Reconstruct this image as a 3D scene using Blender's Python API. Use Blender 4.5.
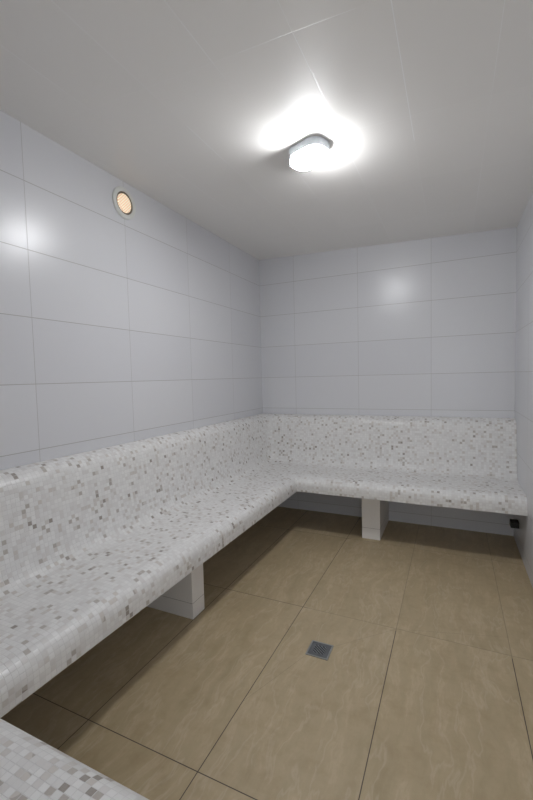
import bpy, bmesh, math
from mathutils import Vector, Matrix

scene = bpy.context.scene
for o in list(bpy.data.objects):
    bpy.data.objects.remove(o)
COL = scene.collection

# ------------------------------------------------------------------ camera
YAW, PITCH, ROLL = -0.4378, -0.0578, -0.0245
fw = Vector((math.sin(YAW) * math.cos(PITCH), math.cos(YAW) * math.cos(PITCH), math.sin(PITCH)))
rt = Vector((math.cos(YAW), -math.sin(YAW), 0))
up = rt.cross(fw)
r2 = math.cos(ROLL) * rt + math.sin(ROLL) * up
u2 = -math.sin(ROLL) * rt + math.cos(ROLL) * up
cd = bpy.data.cameras.new('camera')
cam = bpy.data.objects.new('camera', cd)
COL.objects.link(cam)
m = Matrix((r2, u2, -fw)).transposed().to_4x4()
m.translation = Vector((1.7188, -3.5781, 1.2932))
cam.matrix_world = m
cd.sensor_fit = 'VERTICAL'
cd.sensor_height = 36.0
cd.lens = 36.0 * 398.46 / 800.0
cd.clip_start = 0.02
scene.camera = cam

# ------------------------------------------------------------------ world, exposure
w = bpy.data.worlds.new('world')
scene.world = w
w.use_nodes = True
w.node_tree.nodes['Background'].inputs[0].default_value = (0.93, 0.96, 1.0, 1)
w.node_tree.nodes['Background'].inputs[1].default_value = 1.0
scene.view_settings.view_transform = 'Standard'
scene.view_settings.look = 'None'
scene.view_settings.gamma = 1
scene.view_settings.use_curve_mapping = False
scene.view_settings.exposure = 0.98
LAMP = 95.0            # radiance of the ceiling lamp's glowing lens

# ------------------------------------------------------------------ room sizes (metres)
W = 2.153              # room width
YF = -3.62             # front wall (the doorway the photo is taken from)
ROW = 1.2863           # height of one horizontal wall joint
def ceil_z(x): return 2.436 - 0.031 * x


# ------------------------------------------------------------------ node helpers
class N:
    def __init__(s, name):
        s.m = bpy.data.materials.new(name)
        s.m.use_nodes = True
        s.t = s.m.node_tree
        s.b = s.t.nodes['Principled BSDF']
    def new(s, typ, **kw):
        n = s.t.nodes.new(typ)
        for k, v in kw.items(): setattr(n, k, v)
        return n
    def link(s, a, b): s.t.links.new(a, b)
    def val(s, inp, v):
        if isinstance(v, bpy.types.NodeSocket): s.link(v, inp)
        else: inp.default_value = v
    def math(s, op, a, b=None, c=None, clamp=False):
        n = s.new('ShaderNodeMath', operation=op, use_clamp=clamp)
        s.val(n.inputs[0], a)
        if b is not None: s.val(n.inputs[1], b)
        if c is not None: s.val(n.inputs[2], c)
        return n.outputs[0]
    def mix(s, f, a, b):
        n = s.new('ShaderNodeMix', data_type='RGBA')
        s.val(n.inputs[0], f); s.val(n.inputs[6], a); s.val(n.inputs[7], b)
        return n.outputs[2]
    def sep(s, v):
        n = s.new('ShaderNodeSeparateXYZ'); s.link(v, n.inputs[0]); return n.outputs
    def comb(s, x, y, z=0.0):
        n = s.new('ShaderNodeCombineXYZ')
        for i, v in enumerate((x, y, z)): s.val(n.inputs[i], v)
        return n.outputs[0]
    def joint(s, coord, offset, pitch, half):
        """1 on a joint line, 0 on the tile"""
        a = s.math('DIVIDE', s.math('SUBTRACT', coord, offset), pitch)
        f = s.math('FRACT', a)
        d = s.math('MULTIPLY', s.math('MINIMUM', f, s.math('SUBTRACT', 1.0, f)), pitch)
        ms = s.new('ShaderNodeMapRange', interpolation_type='SMOOTHSTEP')
        s.link(d, ms.inputs[0])
        ms.inputs[1].default_value = half * 0.6
        ms.inputs[2].default_value = half * 1.4
        ms.inputs[3].default_value = 1.0
        ms.inputs[4].default_value = 0.0
        return ms.outputs[0], s.math('FLOOR', a)
    def seg(s, o, ax, ay, bx, by, half):
        """1 within half of the floor or ceiling segment a-b"""
        L = math.hypot(bx - ax, by - ay); tx, ty = (bx - ax) / L, (by - ay) / L
        dx = s.math('SUBTRACT', o[0], ax); dy = s.math('SUBTRACT', o[1], ay)
        al = s.math('ADD', s.math('MULTIPLY', dx, tx), s.math('MULTIPLY', dy, ty))
        ac = s.math('ABSOLUTE', s.math('SUBTRACT', s.math('MULTIPLY', dx, ty), s.math('MULTIPLY', dy, tx)))
        inside = s.math('MULTIPLY', s.math('GREATER_THAN', al, 0.0), s.math('LESS_THAN', al, L))
        return s.math('MULTIPLY', s.math('LESS_THAN', ac, half), inside)
    def noise(s, vec, scale, detail=3.0, rough=0.5):
        n = s.new('ShaderNodeTexNoise')
        s.link(vec, n.inputs['Vector'])
        n.inputs['Scale'].default_value = scale
        n.inputs['Detail'].default_value = detail
        n.inputs['Roughness'].default_value = rough
        return n.outputs[0]
    def white(s, vec):
        n = s.new('ShaderNodeTexWhiteNoise', noise_dimensions='3D')
        s.link(vec, n.inputs['Vector'])
        return n.outputs
    def ramp(s, f, stops, interp='LINEAR'):
        n = s.new('ShaderNodeValToRGB')
        n.color_ramp.interpolation = interp
        e = n.color_ramp.elements
        while len(e) < len(stops): e.new(0.5)
        for k, (p, c) in zip(e, stops):
            k.position = p; k.color = c if len(c) == 4 else (*c, 1)
        s.link(f, n.inputs[0])
        return n.outputs[0]
    def bump(s, h, dist, strength=1.0, normal=None):
        n = s.new('ShaderNodeBump')
        n.inputs['Strength'].default_value = strength
        n.inputs['Distance'].default_value = dist
        s.link(h, n.inputs['Height'])
        if normal is not None: s.link(normal, n.inputs['Normal'])
        s.link(n.outputs[0], s.b.inputs['Normal'])
        return n.outputs[0]


def wall_material(name, axis, offset):
    """glazed white 60 x 30 cm wall tiles in a stacked grid"""
    s = N(name)
    tc = s.new('ShaderNodeTexCoord')
    o = s.sep(tc.outputs['Object'])
    jv, cv = s.joint(o[axis], offset, 0.6, 0.0013)
    jh, ch = s.joint(o[2], ROW, 0.3, 0.0015)
    j = s.math('MAXIMUM', s.math('MULTIPLY', jv, 0.75), jh)
    r = s.white(s.comb(cv, ch, 3.1))[0]
    tile = s.mix(r, (0.685, 0.69, 0.72, 1), (0.71, 0.715, 0.74, 1))
    s.link(s.mix(j, tile, (0.44, 0.43, 0.42, 1)), s.b.inputs['Base Color'])
    s.b.inputs['Roughness'].default_value = 0.285
    s.b.inputs['IOR'].default_value = 1.5
    h = s.math('SUBTRACT', s.math('MULTIPLY', s.noise(tc.outputs['Object'], 2.5, 1.0), 0.3), j)
    s.bump(h, 0.0012, 0.5)
    return s.m


def ceiling_material():
    """satin white 30 x 60 cm ceiling tiles with pale joints"""
    s = N('ceiling_tiles')
    tc = s.new('ShaderNodeTexCoord')
    o = s.sep(tc.outputs['Object'])
    jx, cx = s.joint(o[0], 0.645, 0.3025, 0.0013)
    jy, cy = s.joint(o[1], -2.31, 0.6, 0.0011)
    n = s.noise(tc.outputs['Object'], 1.7, 1.0)
    vis = s.ramp(n, [(0.38, (0.1, 0.1, 0.1)), (0.62, (1, 1, 1))])
    j = s.math('MULTIPLY', s.math('MAXIMUM', jx, s.math('MULTIPLY', jy, 0.7)), vis)
    j = s.math('MULTIPLY', j, 0.55)
    for g in ((1.5525, -2.31, 1.5525, -1.51, .0016), (1.25, -2.31, 1.25, -1.71, .0011), (0.645, -2.05, 0.645, -1.71, .0011),
              (0.9475, -2.5, 0.9475, -2.31, .0009), (1.05, -2.31, 1.45, -2.31, .0008), (1.25, -1.71, 1.33, -1.71, .0009)):
        j = s.math('MAXIMUM', j, s.math('MULTIPLY', s.seg(o, *g), 0.95))     # joints whose filler stands proud
    r = s.white(s.comb(cx, cy, 7.7))[0]
    tile = s.mix(r, (0.86, 0.845, 0.82, 1), (0.875, 0.86, 0.835, 1))
    s.link(s.mix(j, tile, (0.97, 0.97, 0.97, 1)), s.b.inputs['Base Color'])
    s.b.inputs['Roughness'].default_value = 0.38
    s.bump(s.math('SUBTRACT', s.math('MULTIPLY', r, 0.4), s.math('MAXIMUM', jx, jy)), 0.0008, 0.5)
    return s.m


def floor_material():
    """beige stone-look 50 x 102 cm floor tiles veined along the room, cut diagonally towards the drain"""
    s = N('floor_tiles')
    tc = s.new('ShaderNodeTexCoord')
    P = tc.outputs['Object']
    o = s.sep(P)
    jx, cx = s.joint(o[0], 0.9603, 0.502, 0.0016)
    jy, cy = s.joint(o[1], -2.5634, 1.0217, 0.0016)
    j = s.math('MAXIMUM', jx, jy)
    # diagonal cuts in the tile round the drain
    cut = s.math('MAXIMUM', s.seg(o, 1.105, -1.90, 0.962, -2.25, 0.0009), s.seg(o, 1.207, -1.795, 1.462, -1.545, 0.0009))
    cut = s.math('MAXIMUM', cut, s.seg(o, 1.462, -1.545, 1.968, -1.40, 0.0009))
    far = s.math('MULTIPLY', s.math('GREATER_THAN', o[1], -1.56), s.math('GREATER_THAN', o[0], 0.99))
    j = s.math('MULTIPLY', j, s.math('MULTIPLY_ADD', far, -0.6, 1.0))
    cell = s.white(s.comb(cx, cy, 1.3))
    # veins, stretched along Y and shifted for each tile
    off = s.new('ShaderNodeVectorMath', operation='SCALE'); s.link(cell[1], off.inputs[0]); off.inputs['Scale'].default_value = 9.0
    warp = s.noise(P, 3.0, 3.0, 0.6)
    vx = s.math('ADD', o[0], s.math('MULTIPLY', s.math('SUBTRACT', warp, 0.5), 0.13))
    vec = s.comb(s.math('MULTIPLY', vx, 11.0), s.math('MULTIPLY', o[1], 2.2), 0.0)
    ad = s.new('ShaderNodeVectorMath', operation='ADD'); s.link(vec, ad.inputs[0]); s.link(off.outputs[0], ad.inputs[1])
    n1 = s.noise(ad.outputs[0], 1.6, 6.0, 0.62)
    n2 = s.noise(P, 38.0, 4.0, 0.6)
    base = s.ramp(n1, [(0.25, (0.41, 0.325, 0.19)), (0.42, (0.47, 0.375, 0.23)), (0.55, (0.51, 0.405, 0.25)), (0.62, (0.57, 0.46, 0.30)), (0.68, (0.515, 0.41, 0.255)), (0.8, (0.545, 0.44, 0.28))])
    base = s.mix(s.math('MULTIPLY', n2, 0.34), base, (0.30, 0.235, 0.14, 1))
    base = s.mix(s.math('MULTIPLY', cell[0], 0.12), base, (0.60, 0.50, 0.36, 1))
    n3 = s.noise(ad.outputs[0], 0.9, 4.0, 0.55)
    vein = s.ramp(s.math('ABSOLUTE', s.math('SUBTRACT', n3, 0.52)), [(0.0, (1, 1, 1)), (0.022, (0, 0, 0))])
    base = s.mix(s.math('MULTIPLY', vein, 0.30), base, (0.64, 0.55, 0.41, 1))
    n4 = s.noise(P, 11.0, 4.0, 0.65)
    base = s.mix(s.ramp(n4, [(0.48, (0, 0, 0)), (0.75, (0.5, 0.5, 0.5))]), base, (0.36, 0.265, 0.15, 1))
    c = s.mix(s.math('MULTIPLY', cut, 0.4), base, (0.16, 0.13, 0.10, 1))
    c = s.mix(j, c, (0.075, 0.055, 0.04, 1))
    s.link(c, s.b.inputs['Base Color'])
    s.link(s.math('MULTIPLY_ADD', n1, 0.2, 0.35), s.b.inputs['Roughness'])
    s.bump(s.math('SUBTRACT', s.math('MULTIPLY', n2, 0.12), j), 0.0015, 0.5)
    return s.m


MP = 0.0185             # pitch of the mosaic chips
def mosaic_material():
    """small white marble mosaic with scattered grey and brown chips, laid on the metre UVs of the bench"""
    s = N('mosaic')
    uv = s.new('ShaderNodeUVMap', uv_map='UVMap')
    o = s.sep(uv.outputs[0])
    ju, cu = s.joint(o[0], 0.0, MP, 0.0008)
    jv, cv = s.joint(o[1], 0.0, MP, 0.0008)
    j = s.math('MAXIMUM', ju, jv)
    cell = s.white(s.comb(cu, cv, 0.5))
    cell2 = s.white(s.comb(cu, cv, 9.5))
    patch = s.noise(uv.outputs[0], 7.0, 2.0)
    pick = s.math('ADD', cell[0], s.math('MULTIPLY', s.math('SUBTRACT', patch, 0.5), 0.14, ))
    tone = s.ramp(pick, [(0.0, (0.80, 0.795, 0.785)), (0.30, (0.76, 0.75, 0.74)), (0.52, (0.84, 0.835, 0.825)),
                         (0.76, (0.72, 0.70, 0.685)), (0.86, (0.65, 0.62, 0.59)), (0.905, (0.64, 0.60, 0.56)),
                         (0.947, (0.47, 0.43, 0.39)), (0.985, (0.30, 0.265, 0.23))], 'CONSTANT')
    vein = s.noise(uv.outputs[0], 160.0, 2.0)
    tone = s.mix(s.math('MULTIPLY', vein, 0.22), tone, (0.76, 0.74, 0.72, 1))
    s.link(s.mix(j, tone, (0.72, 0.71, 0.70, 1)), s.b.inputs['Base Color'])
    s.link(s.math('MULTIPLY_ADD', cell2[0], 0.25, 0.28), s.b.inputs['Roughness'])
    fu = s.math('SUBTRACT', s.math('FRACT', s.math('DIVIDE', o[0], MP)), 0.5)
    fv = s.math('SUBTRACT', s.math('FRACT', s.math('DIVIDE', o[1], MP)), 0.5)
    c2 = s.sep(cell2[1])
    tilt = s.math('ADD', s.math('MULTIPLY', fu, s.math('SUBTRACT', c2[0], 0.5)), s.math('MULTIPLY', fv, s.math('SUBTRACT', c2[1], 0.5)))
    s.bump(s.math('SUBTRACT', s.math('MULTIPLY', tilt, 1.6), s.math('MULTIPLY', j, 0.6)), 0.0010, 0.7)
    return s.m


def plain(name, col, rough=0.5, metal=0.0, emit=None, es=0.0):
    s = N(name)
    tc = s.new('ShaderNodeTexCoord')
    n = s.noise(tc.outputs['Object'], 25.0, 2.0)
    c = s.mix(n, (*[v * 0.94 for v in col], 1), (*[min(1, v * 1.05) for v in col], 1))
    s.link(c, s.b.inputs['Base Color'])
    s.b.inputs['Roughness'].default_value = rough
    s.b.inputs['Metallic'].default_value = metal
    if emit:
        s.b.inputs['Emission Color'].default_value = (*emit, 1)
        s.b.inputs['Emission Strength'].default_value = es
    return s.m


def pillar_material():
    """white glazed tile with a joint near the floor"""
    s = N('pillar_tile')
    tc = s.new('ShaderNodeTexCoord')
    o = s.sep(tc.outputs['Object'])
    d = s.math('ABSOLUTE', s.math('SUBTRACT', o[2], 0.088))
    j = s.math('LESS_THAN', d, 0.0012)
    s.link(s.mix(j, (0.86, 0.84, 0.82, 1), (0.40, 0.38, 0.36, 1)), s.b.inputs['Base Color'])
    s.b.inputs['Roughness'].default_value = 0.35
    s.bump(s.math('SUBTRACT', 1.0, j), 0.001, 0.5)
    return s.m


M_LEFT = wall_material('wall_tiles_side', 1, -2.3783)
M_BACK = wall_material('wall_tiles_end', 0, 0.357)
M_CEIL = ceiling_material()
M_FLOOR = floor_material()
M_MOS = mosaic_material()
M_PIL = pillar_material()
M_CONC = plain('bench_underside_render', (0.55, 0.53, 0.50), 0.8)


# ------------------------------------------------------------------ mesh helpers
def link_mesh(name, bm, mats, parent=None, loc=(0, 0, 0), smooth=False, kind=None):
    bmesh.ops.recalc_face_normals(bm, faces=bm.faces)
    me = bpy.data.meshes.new(name)
    bm.to_mesh(me); bm.free()
    for mm in (mats if isinstance(mats, (list, tuple)) else [mats]): me.materials.append(mm)
    if smooth:
        for p in me.polygons: p.use_smooth = True
    o = bpy.data.objects.new(name, me)
    COL.objects.link(o)
    o.location = loc
    if parent: o.parent = parent
    if kind: o['kind'] = kind
    return o


def add_box(bm, x0, x1, y0, y1, z0, z1, bevel=0.0):
    r = bmesh.ops.create_cube(bm, size=1.0)
    vs = r['verts']
    for v in vs:
        v.co = Vector((x0 + (v.co.x + .5) * (x1 - x0), y0 + (v.co.y + .5) * (y1 - y0), z0 + (v.co.z + .5) * (z1 - z0)))
    if bevel:
        es = list({e for v in vs for e in v.link_edges})
        bmesh.ops.bevel(bm, geom=es, offset=bevel, segments=2, profile=0.5, affect='EDGES')


def box_obj(name, dims, mat, parent=None, bevel=0.0, kind=None):
    bm = bmesh.new(); add_box(bm, *dims, bevel=bevel)
    return link_mesh(name, bm, mat, parent, kind=kind)


def empty(name, loc, label, cat):
    o = bpy.data.objects.new(name, None)
    COL.objects.link(o)
    o.location = loc
    o.empty_display_size = 0.05
    o['label'] = label; o['category'] = cat
    return o


def sharp_by_angle(o, deg=35):
    me = o.data
    bm = bmesh.new(); bm.from_mesh(me)
    for e in bm.edges:
        if len(e.link_faces) == 2 and e.calc_face_angle(0) > math.radians(deg): e.smooth = False
    for f in bm.faces: f.smooth = True
    bm.to_mesh(me); bm.free()


# ------------------------------------------------------------------ setting
box_obj('floor', (-0.12, W + 0.12, YF - 0.9, 0.12, -0.1, 0.0), M_FLOOR, kind='structure')
box_obj('wall_left', (-0.12, 0, YF - 0.12, 0.12, 0, 2.6), M_LEFT, kind='structure')
box_obj('wall_back', (0, W, 0, 0.12, 0, 2.6), M_BACK, kind='structure')
box_obj('wall_right', (W, W + 0.12, YF - 0.12, 0.12, 0, 2.6), M_LEFT, kind='structure')
bm = bmesh.new()                                        # front wall with the doorway the photo is taken from
DX0, DX1, DZ = 1.38, 2.08, 2.05
add_box(bm, 0, DX0, YF - 0.12, YF, 0, 2.6)
add_box(bm, DX1, W, YF - 0.12, YF, 0, 2.6)
add_box(bm, DX0, DX1, YF - 0.12, YF, DZ, 2.6)
link_mesh('wall_front', bm, M_BACK, kind='structure')
bm = bmesh.new()                                        # the door's lining, open
add_box(bm, DX0, DX0 + 0.03, YF - 0.12, YF - 0.005, 0, DZ, 0.002)
add_box(bm, DX1 - 0.03, DX1, YF - 0.12, YF - 0.005, 0, DZ, 0.002)
add_box(bm, DX0 + 0.03, DX1 - 0.03, YF - 0.12, YF - 0.005, DZ - 0.03, DZ, 0.002)
link_mesh('door_1', bm, plain('door_lining', (0.7, 0.7, 0.7), 0.4), kind='structure')
bm = bmesh.new()                                        # ceiling falls gently to the right
vs = [bm.verts.new(p) for p in ((0, YF, ceil_z(0)), (W, YF, ceil_z(W)), (W, 0, ceil_z(W)), (0, 0, ceil_z(0)),
                                (0, YF, 2.6), (W, YF, 2.6), (W, 0, 2.6), (0, 0, 2.6))]
for f in ((0, 1, 2, 3), (7, 6, 5, 4), (0, 4, 5, 1), (1, 5, 6, 2), (2, 6, 7, 3), (3, 7, 4, 0)): bm.faces.new([vs[i] for i in f])
link_mesh('ceiling', bm, M_CEIL, kind='structure')

# ------------------------------------------------------------------ mosaic bench along three walls
bench = empty('mosaic_bench', (0.3, -1.5, 0),
              'long flecked white mosaic bench with curved backrest, along the left and back walls', 'bench')
def smooth_profile(pts, sub=4):
    out = []
    for i in range(len(pts) - 1):
        p0 = pts[max(i - 1, 0)]; p1 = pts[i]; p2 = pts[i + 1]; p3 = pts[min(i + 2, len(pts) - 1)]
        for k in range(sub):
            t = k / sub
            out.append(tuple(0.5 * ((2 * b) + (-a + c) * t + (2 * a - 5 * b + 4 * c - d) * t * t + (-a + 3 * b - 3 * c + d) * t ** 3)
                             for a, b, c, d in zip(p0, p1, p2, p3)))
    out.append(pts[-1])
    return out
# (distance from the wall, height, rounding radius in the corner)
BACK = smooth_profile([(.002, .930, 0.0), (.035, .926, .01), (.068, .912, .03), (.092, .885, .05), (.105, .845, .06), (.115, .78, .07),
                       (.125, .70, .07), (.137, .62, .07), (.148, .56, .08), (.165, .52, .09), (.195, .497, .09), (.24, .489, .08)], 3)
SEAT = smooth_profile([(.24, .489, .08), (.36, .486, .05), (.46, .487, .03), (.52, .487, .02), (.553, .479, .012), (.575, .463, .008),
                       (.588, .44, .005), (.592, .41, .003), (.592, .370, .002)], 3)
FRONT_TOP = SEAT[-1]
DL, DB, DN = 0.588 / 0.592, 0.632 / 0.592, 0.625 / 0.592   # how deep each of the three runs is
XN = 1.30                                                  # end of the run nearest the door

def corner_rail(pt, wall_corner, sx, sy, a_scale, b_scale, n=7):
    """rounded corner samples for one profile point. a: run along Y (offset in x), b: run along X (offset in y)"""
    d, z, r = pt
    dx, dy = d * a_scale, d * b_scale
    cx = wall_corner[0] + sx * (dx + r); cy = wall_corner[1] + sy * (dy + r)
    out = []
    for k in range(n):
        a = math.pi / 2 * k / (n - 1)
        out.append(Vector((cx - sx * r * math.cos(a), cy - sy * r * math.sin(a), z)))
    return out           # from the Y run to the X run

def run_section(profile, kind, steps=24):
    """rows of points for a run of the bench; kind left / back / near"""
    rows = []
    for pt in profile:
        c1 = corner_rail(pt, (0, 0), 1, -1, DL, DB)            # left/back corner
        c0 = corner_rail(pt, (0, YF), 1, 1, DL, DN)            # left/near corner
        h = 3
        d, z, r = pt
        if kind == 'left':
            a, b = c0[:h + 1][::-1], c1[:h + 1]
        elif kind == 'back':
            a, b = c1[h:], [Vector((W - 0.001, -d * DB, z))]
        else:
            a, b = [Vector((XN, YF + d * DN, z))], c0[h:][::-1]
        p, q = a[-1], b[0]
        mid = [p.lerp(q, k / steps) for k in range(1, steps)]
        rows.append([*a, *mid, *b])
    return rows

def sheet(bm, rows, uvl, u_of, v0=0.0, mat=0, flip=False):
    vs = [[bm.verts.new(p) for p in r] for r in rows]
    v = [v0]
    ref = len(rows[0]) // 2
    for i in range(1, len(rows)): v.append(v[-1] + (rows[i][ref] - rows[i - 1][ref]).length)
    for i in range(len(rows) - 1):
        for j in range(len(rows[0]) - 1):
            q = [(i, j), (i, j + 1), (i + 1, j + 1), (i + 1, j)]
            pts = [vs[a][b] for a, b in q]
            if any((pts[k].co - pts[k - 1].co).length < 1e-7 for k in range(4)):
                keep = [k for k in range(4) if (pts[k].co - pts[k - 1].co).length > 1e-7]
                if len(keep) < 3: continue
                q = [q[k] for k in keep]; pts = [pts[k] for k in keep]
            f = bm.faces.new(pts)
            f.material_index = mat
            for l, (a, b) in zip(f.loops, q): l[uvl].uv = (u_of(rows[a][b]), v[a])
    return vs, v[-1]

BV = 0.0
def bench_part(name, profile, kind, v0, closing, label=None):
    rows = run_section(profile, kind)
    bm = bmesh.new(); uvl = bm.loops.layers.uv.new('UVMap')
    if kind == 'left': u = lambda p: p.y
    else: u = lambda p: p.x + 7.0
    vs, vend = sheet(bm, rows, uvl, u, v0)
    # hidden underside / back so the part is a solid
    crow = run_section(closing, kind)
    rr = [rows[-1]] + crow + [rows[0]]
    sheet(bm, rr, uvl, u, 0.0, 1)
    # end caps
    for j in (0, len(rows[0]) - 1):
        loop = [bm.verts.new(r[j]) for r in rows] + [bm.verts.new(r[j]) for r in crow]
        f = bm.faces.new(loop)
        f.material_index = 0 if kind == 'near' else 1
        for l in f.loops: l[uvl].uv = (l.vert.co.y, l.vert.co.z)
    bmesh.ops.remove_doubles(bm, verts=bm.verts, dist=1e-5)
    o = link_mesh(name, bm, [M_MOS, M_CONC], bench)
    o.location = -bench.location
    sharp_by_angle(o, 40)
    if label: o['label'] = label
    return vend

for kind in ('left', 'back', 'near'):
    # backrest: closed at the wall, resting on the seat slab's rear edge line
    bench_part('backrest', BACK, kind, 0.0, [(.24, .40, .08), (.002, .40, 0.0)])
    bench_part('seat', SEAT, kind, 0.64, [(.10, .370, 0.0), (.002, .370, 0.0), (.002, .399, 0.0), (.239, .399, .08)])

def pillar(dims):
    o = box_obj('support_pillar', dims, M_PIL, bench, bevel=0.002)
    o.location = -bench.location
    o['label'] = 'plain white tiled block holding up the bench'
pillar((0.001, 0.458, -1.882, -1.772, 0.0, 0.3698))
pillar((1.070, 1.210, -0.468, -0.001, 0.0, 0.3698))

# ------------------------------------------------------------------ ceiling lamp
def rounded_rect(hx, hy, r, n=8):
    pts = []
    for cx, cy, a0 in ((hx - r, hy - r, 0), (-hx + r, hy - r, 90), (-hx + r, -hy + r, 180), (hx - r, -hy + r, 270)):
        for k in range(n + 1):
            a = math.radians(a0 + 90 * k / n)
            pts.append((cx + r * math.cos(a), cy + r * math.sin(a)))
    return pts

def loft(bm, rings, cap0=True, cap1=True):
    vr = [[bm.verts.new(p) for p in r] for r in rings]
    n = len(vr[0])
    for a, b in zip(vr, vr[1:]):
        for k in range(n): bm.faces.new((a[k], a[(k + 1) % n], b[(k + 1) % n], b[k]))
    if cap0: bm.faces.new(vr[0])
    if cap1: bm.faces.new(vr[-1])

LX, LY = 1.082, -1.660
lamp = empty('ceiling_lamp', (LX, LY, ceil_z(LX)), 'lit oval bulkhead lamp with a frosted lens and pale grey base on the tiled ceiling', 'lamp')
lamp.rotation_euler = (0, math.atan(0.031), math.radians(-22))
def rr_ring(hx, hy, r, z): return [(x, y, z) for x, y in rounded_rect(hx, hy, r)]
M_HOUSE = plain('lamp_housing', (0.66, 0.71, 0.75), 0.35)
bm = bmesh.new()
loft(bm, [rr_ring(.100, .068, .052, -0.0005), rr_ring(.100, .068, .052, -.030), rr_ring(.098, .066, .050, -.035), rr_ring(.088, .056, .042, -.0355)])
base = link_mesh('lamp_base', bm, M_HOUSE, lamp); sharp_by_angle(base)
bm = bmesh.new()
loft(bm, [rr_ring(.088, .056, .044, -.036), rr_ring(.087, .055, .043, -.060), rr_ring(.083, .051, .040, -.070), rr_ring(.074, .043, .034, -.077),
          rr_ring(.055, .026, .02, -.080)])
lens = link_mesh('lamp_lens', bm, plain('lit_lens', (0.9, 0.9, 0.9), 0.3, 0, (0.97, 0.98, 1.0), LAMP), lamp); sharp_by_angle(lens, 60)
nt = lens.data.materials[0].node_tree              # a frosted lens glows less at its rim than under the bulb
tcn = nt.nodes.new('ShaderNodeTexCoord'); sx = nt.nodes.new('ShaderNodeSeparateXYZ'); mr = nt.nodes.new('ShaderNodeMapRange')
nt.links.new(tcn.outputs['Object'], sx.inputs[0]); nt.links.new(sx.outputs[2], mr.inputs[0])
for k, v in enumerate((-.068, -.040, LAMP, LAMP * .38)): mr.inputs[k + 1].default_value = v
nt.links.new(mr.outputs[0], nt.nodes['Principled BSDF'].inputs['Emission Strength'])
lens['label'] = 'glowing frosted lens'
# added shield that keeps the lens glow off the ceiling at its left
outl = rounded_rect(.0965, .0645, .050, 8); inl = rounded_rect(.0925, .0605, .046, 8)
idx = [i for i in range(len(outl)) if 10 <= i <= 24]
bm = bmesh.new()
cols = []
for i in idx:
    t = (i - 10) / 14.0
    zb = -.066 + .022 * max(0, abs(t - .5) * 2 - .6) / .4
    cols.append([bm.verts.new((*outl[i], -.035)), bm.verts.new((*outl[i], zb)), bm.verts.new((*inl[i], zb)), bm.verts.new((*inl[i], -.035))])
for c0, c1 in zip(cols, cols[1:]):
    for k in range(4): bm.faces.new((c0[k], c0[(k + 1) % 4], c1[(k + 1) % 4], c1[k]))
bm.faces.new(cols[0]); bm.faces.new(cols[-1])
o = link_mesh('glow_shield', bm, M_HOUSE, lamp); sharp_by_angle(o)
o['label'] = 'added pale shield blocking the glow at the left end of the lens'

# ------------------------------------------------------------------ round recessed light high on the left wall
wl = empty('wall_light', (0.0, -1.779, 2.311), 'small round wall light with cream gridded lens and white rim, high on the left wall', 'light')
def ring_x(r, x, n=48): return [(x, r * math.cos(2 * math.pi * k / n), r * math.sin(2 * math.pi * k / n)) for k in range(n)]
bm = bmesh.new()
loft(bm, [ring_x(.088, 0.0005), ring_x(.088, .006), ring_x(.084, .010), ring_x(.072, .012), ring_x(.063, .009), ring_x(.063, .001)], True, False)
o = link_mesh('rim', bm, plain('white_plastic_rim', (0.74, 0.75, 0.72), 0.35), wl); sharp_by_angle(o)
bm = bmesh.new()
loft(bm, [ring_x(.0625, .0012), ring_x(.0625, .006), ring_x(.054, .004), ring_x(.052, .0012)], False, False)
o = link_mesh('inner_ring', bm, plain('dark_ring', (0.20, 0.17, 0.13), 0.4, 0.4), wl); sharp_by_angle(o)  # dark brown ring between rim and lens
s = N('cream_grid_lens')
tc = s.new('ShaderNodeTexCoord'); oo = s.sep(tc.outputs['Object'])
ja, _ = s.joint(s.math('ADD', oo[1], oo[2]), 0.0, 0.016, 0.0030)
jb, _ = s.joint(s.math('SUBTRACT', oo[1], oo[2]), 0.0, 0.016, 0.0030)
jj = s.math('MAXIMUM', ja, jb)
colr = s.mix(jj, (0.95, 0.80, 0.62, 1), (0.62, 0.42, 0.27, 1))
s.link(colr, s.b.inputs['Base Color']); s.link(colr, s.b.inputs['Emission Color'])
s.b.inputs['Emission Strength'].default_value = 0.38
s.b.inputs['Roughness'].default_value = 0.35
s.bump(jj, 0.001, 0.6)
bm = bmesh.new()
loft(bm, [ring_x(.0515, .0012), ring_x(.0515, .006), ring_x(.045, .0095), ring_x(.03, .012), ring_x(.01, .013)], False, True)
o = link_mesh('lens', bm, s.m, wl); sharp_by_angle(o)
o['label'] = 'warm cream lens with a fine grid'

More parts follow.
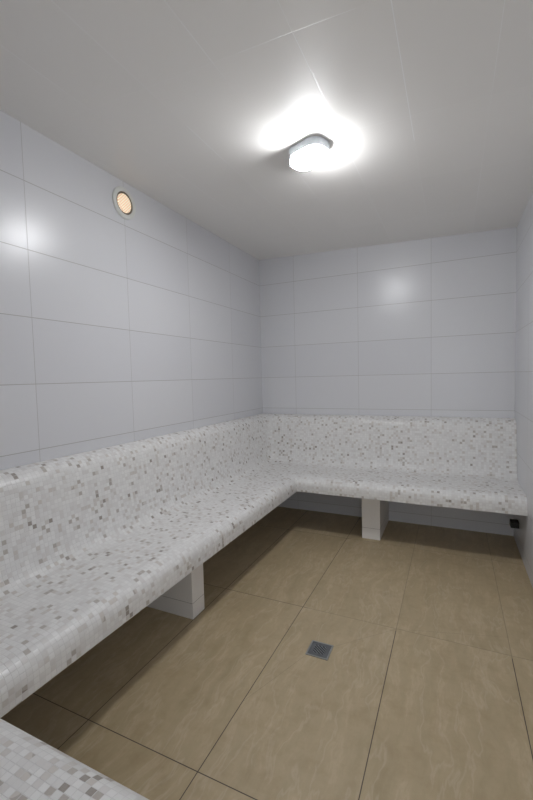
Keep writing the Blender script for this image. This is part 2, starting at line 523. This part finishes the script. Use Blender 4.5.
# ------------------------------------------------------------------ floor drain
dr = empty('floor_drain', (1.153, -1.846, 0.0), 'small square metal floor drain with slotted grate in the beige tiles', 'drain')
M_STEEL = plain('brushed_steel', (0.42, 0.43, 0.42), 0.35, 0.9)
M_GRATE = plain('grate_steel', (0.20, 0.21, 0.22), 0.35, 0.8)
bm = bmesh.new()
H, I = .053, .046
for a in ((-H, H, -H, -I), (-H, H, I, H), (-H, -I, -I, I), (I, H, -I, I)): add_box(bm, *a, 0.0003, 0.0035)
link_mesh('frame', bm, M_STEEL, dr)
box_obj('sump_shade', (-I, I, -I, I, 0.0002, 0.0008), plain('painted_sump_shade', (0.015, 0.015, 0.014), 0.6), dr)  # flat black plate painting the shade of a recess; the floor has no hole
bm = bmesh.new()                                     # round slotted grate inside the square plate
R = .038
outer = rounded_rect(I, I, .002, 8)
n = len(outer)
z0, z1 = .001, .0033
A = [bm.verts.new((x, y, z1)) for x, y in outer]
Bv = [bm.verts.new((R * x / math.hypot(x, y), R * y / math.hypot(x, y), z1)) for x, y in outer]
Bl = [bm.verts.new((R * x / math.hypot(x, y), R * y / math.hypot(x, y), z0)) for x, y in outer]
for k in range(n):
    k2 = (k + 1) % n
    bm.faces.new((A[k], A[k2], Bv[k2], Bv[k])); bm.faces.new((Bv[k], Bv[k2], Bl[k2], Bl[k]))
link_mesh('grate_plate', bm, M_GRATE, dr)
bm = bmesh.new()
ang = math.radians(-38)
for k in range(-3, 4):
    off = k * .0108; half = math.sqrt(max(R * R - off * off, 0)) + .0005
    b2 = bmesh.new(); add_box(b2, -half, half, off - .0026, off + .0026, .001, .0031)
    bmesh.ops.rotate(b2, verts=b2.verts, cent=(0, 0, 0), matrix=Matrix.Rotation(ang, 3, 'Z'))
    tmp = bpy.data.meshes.new('t'); b2.to_mesh(tmp); b2.free(); bm.from_mesh(tmp); bpy.data.meshes.remove(tmp)
link_mesh('grate_bars', bm, plain('bar_steel', (0.34, 0.36, 0.37), 0.3, 0.9), dr)

# ------------------------------------------------------------------ small black outlet on the right wall, under the bench
ob = empty('outlet_box', (W, -0.27, 0.185), 'small black outlet box on the right wall under the end of the bench', 'outlet')
M_BLK = plain('black_plastic', (0.012, 0.011, 0.010), 0.6)
box_obj('box_body', (-.053, -.0005, -.03, .045, -.020, .024), M_BLK, ob, bevel=.003)
bm = bmesh.new()
add_box(bm, -.048, -.004, -.033, -.030, -.017, -.011, .0008); add_box(bm, -.048, -.004, -.033, -.030, .015, .021, .0008)
add_box(bm, -.048, -.042, -.033, -.030, -.011, .015, .0008); add_box(bm, -.010, -.004, -.033, -.030, -.011, .015, .0008)
link_mesh('front_rim', bm, M_BLK, ob)
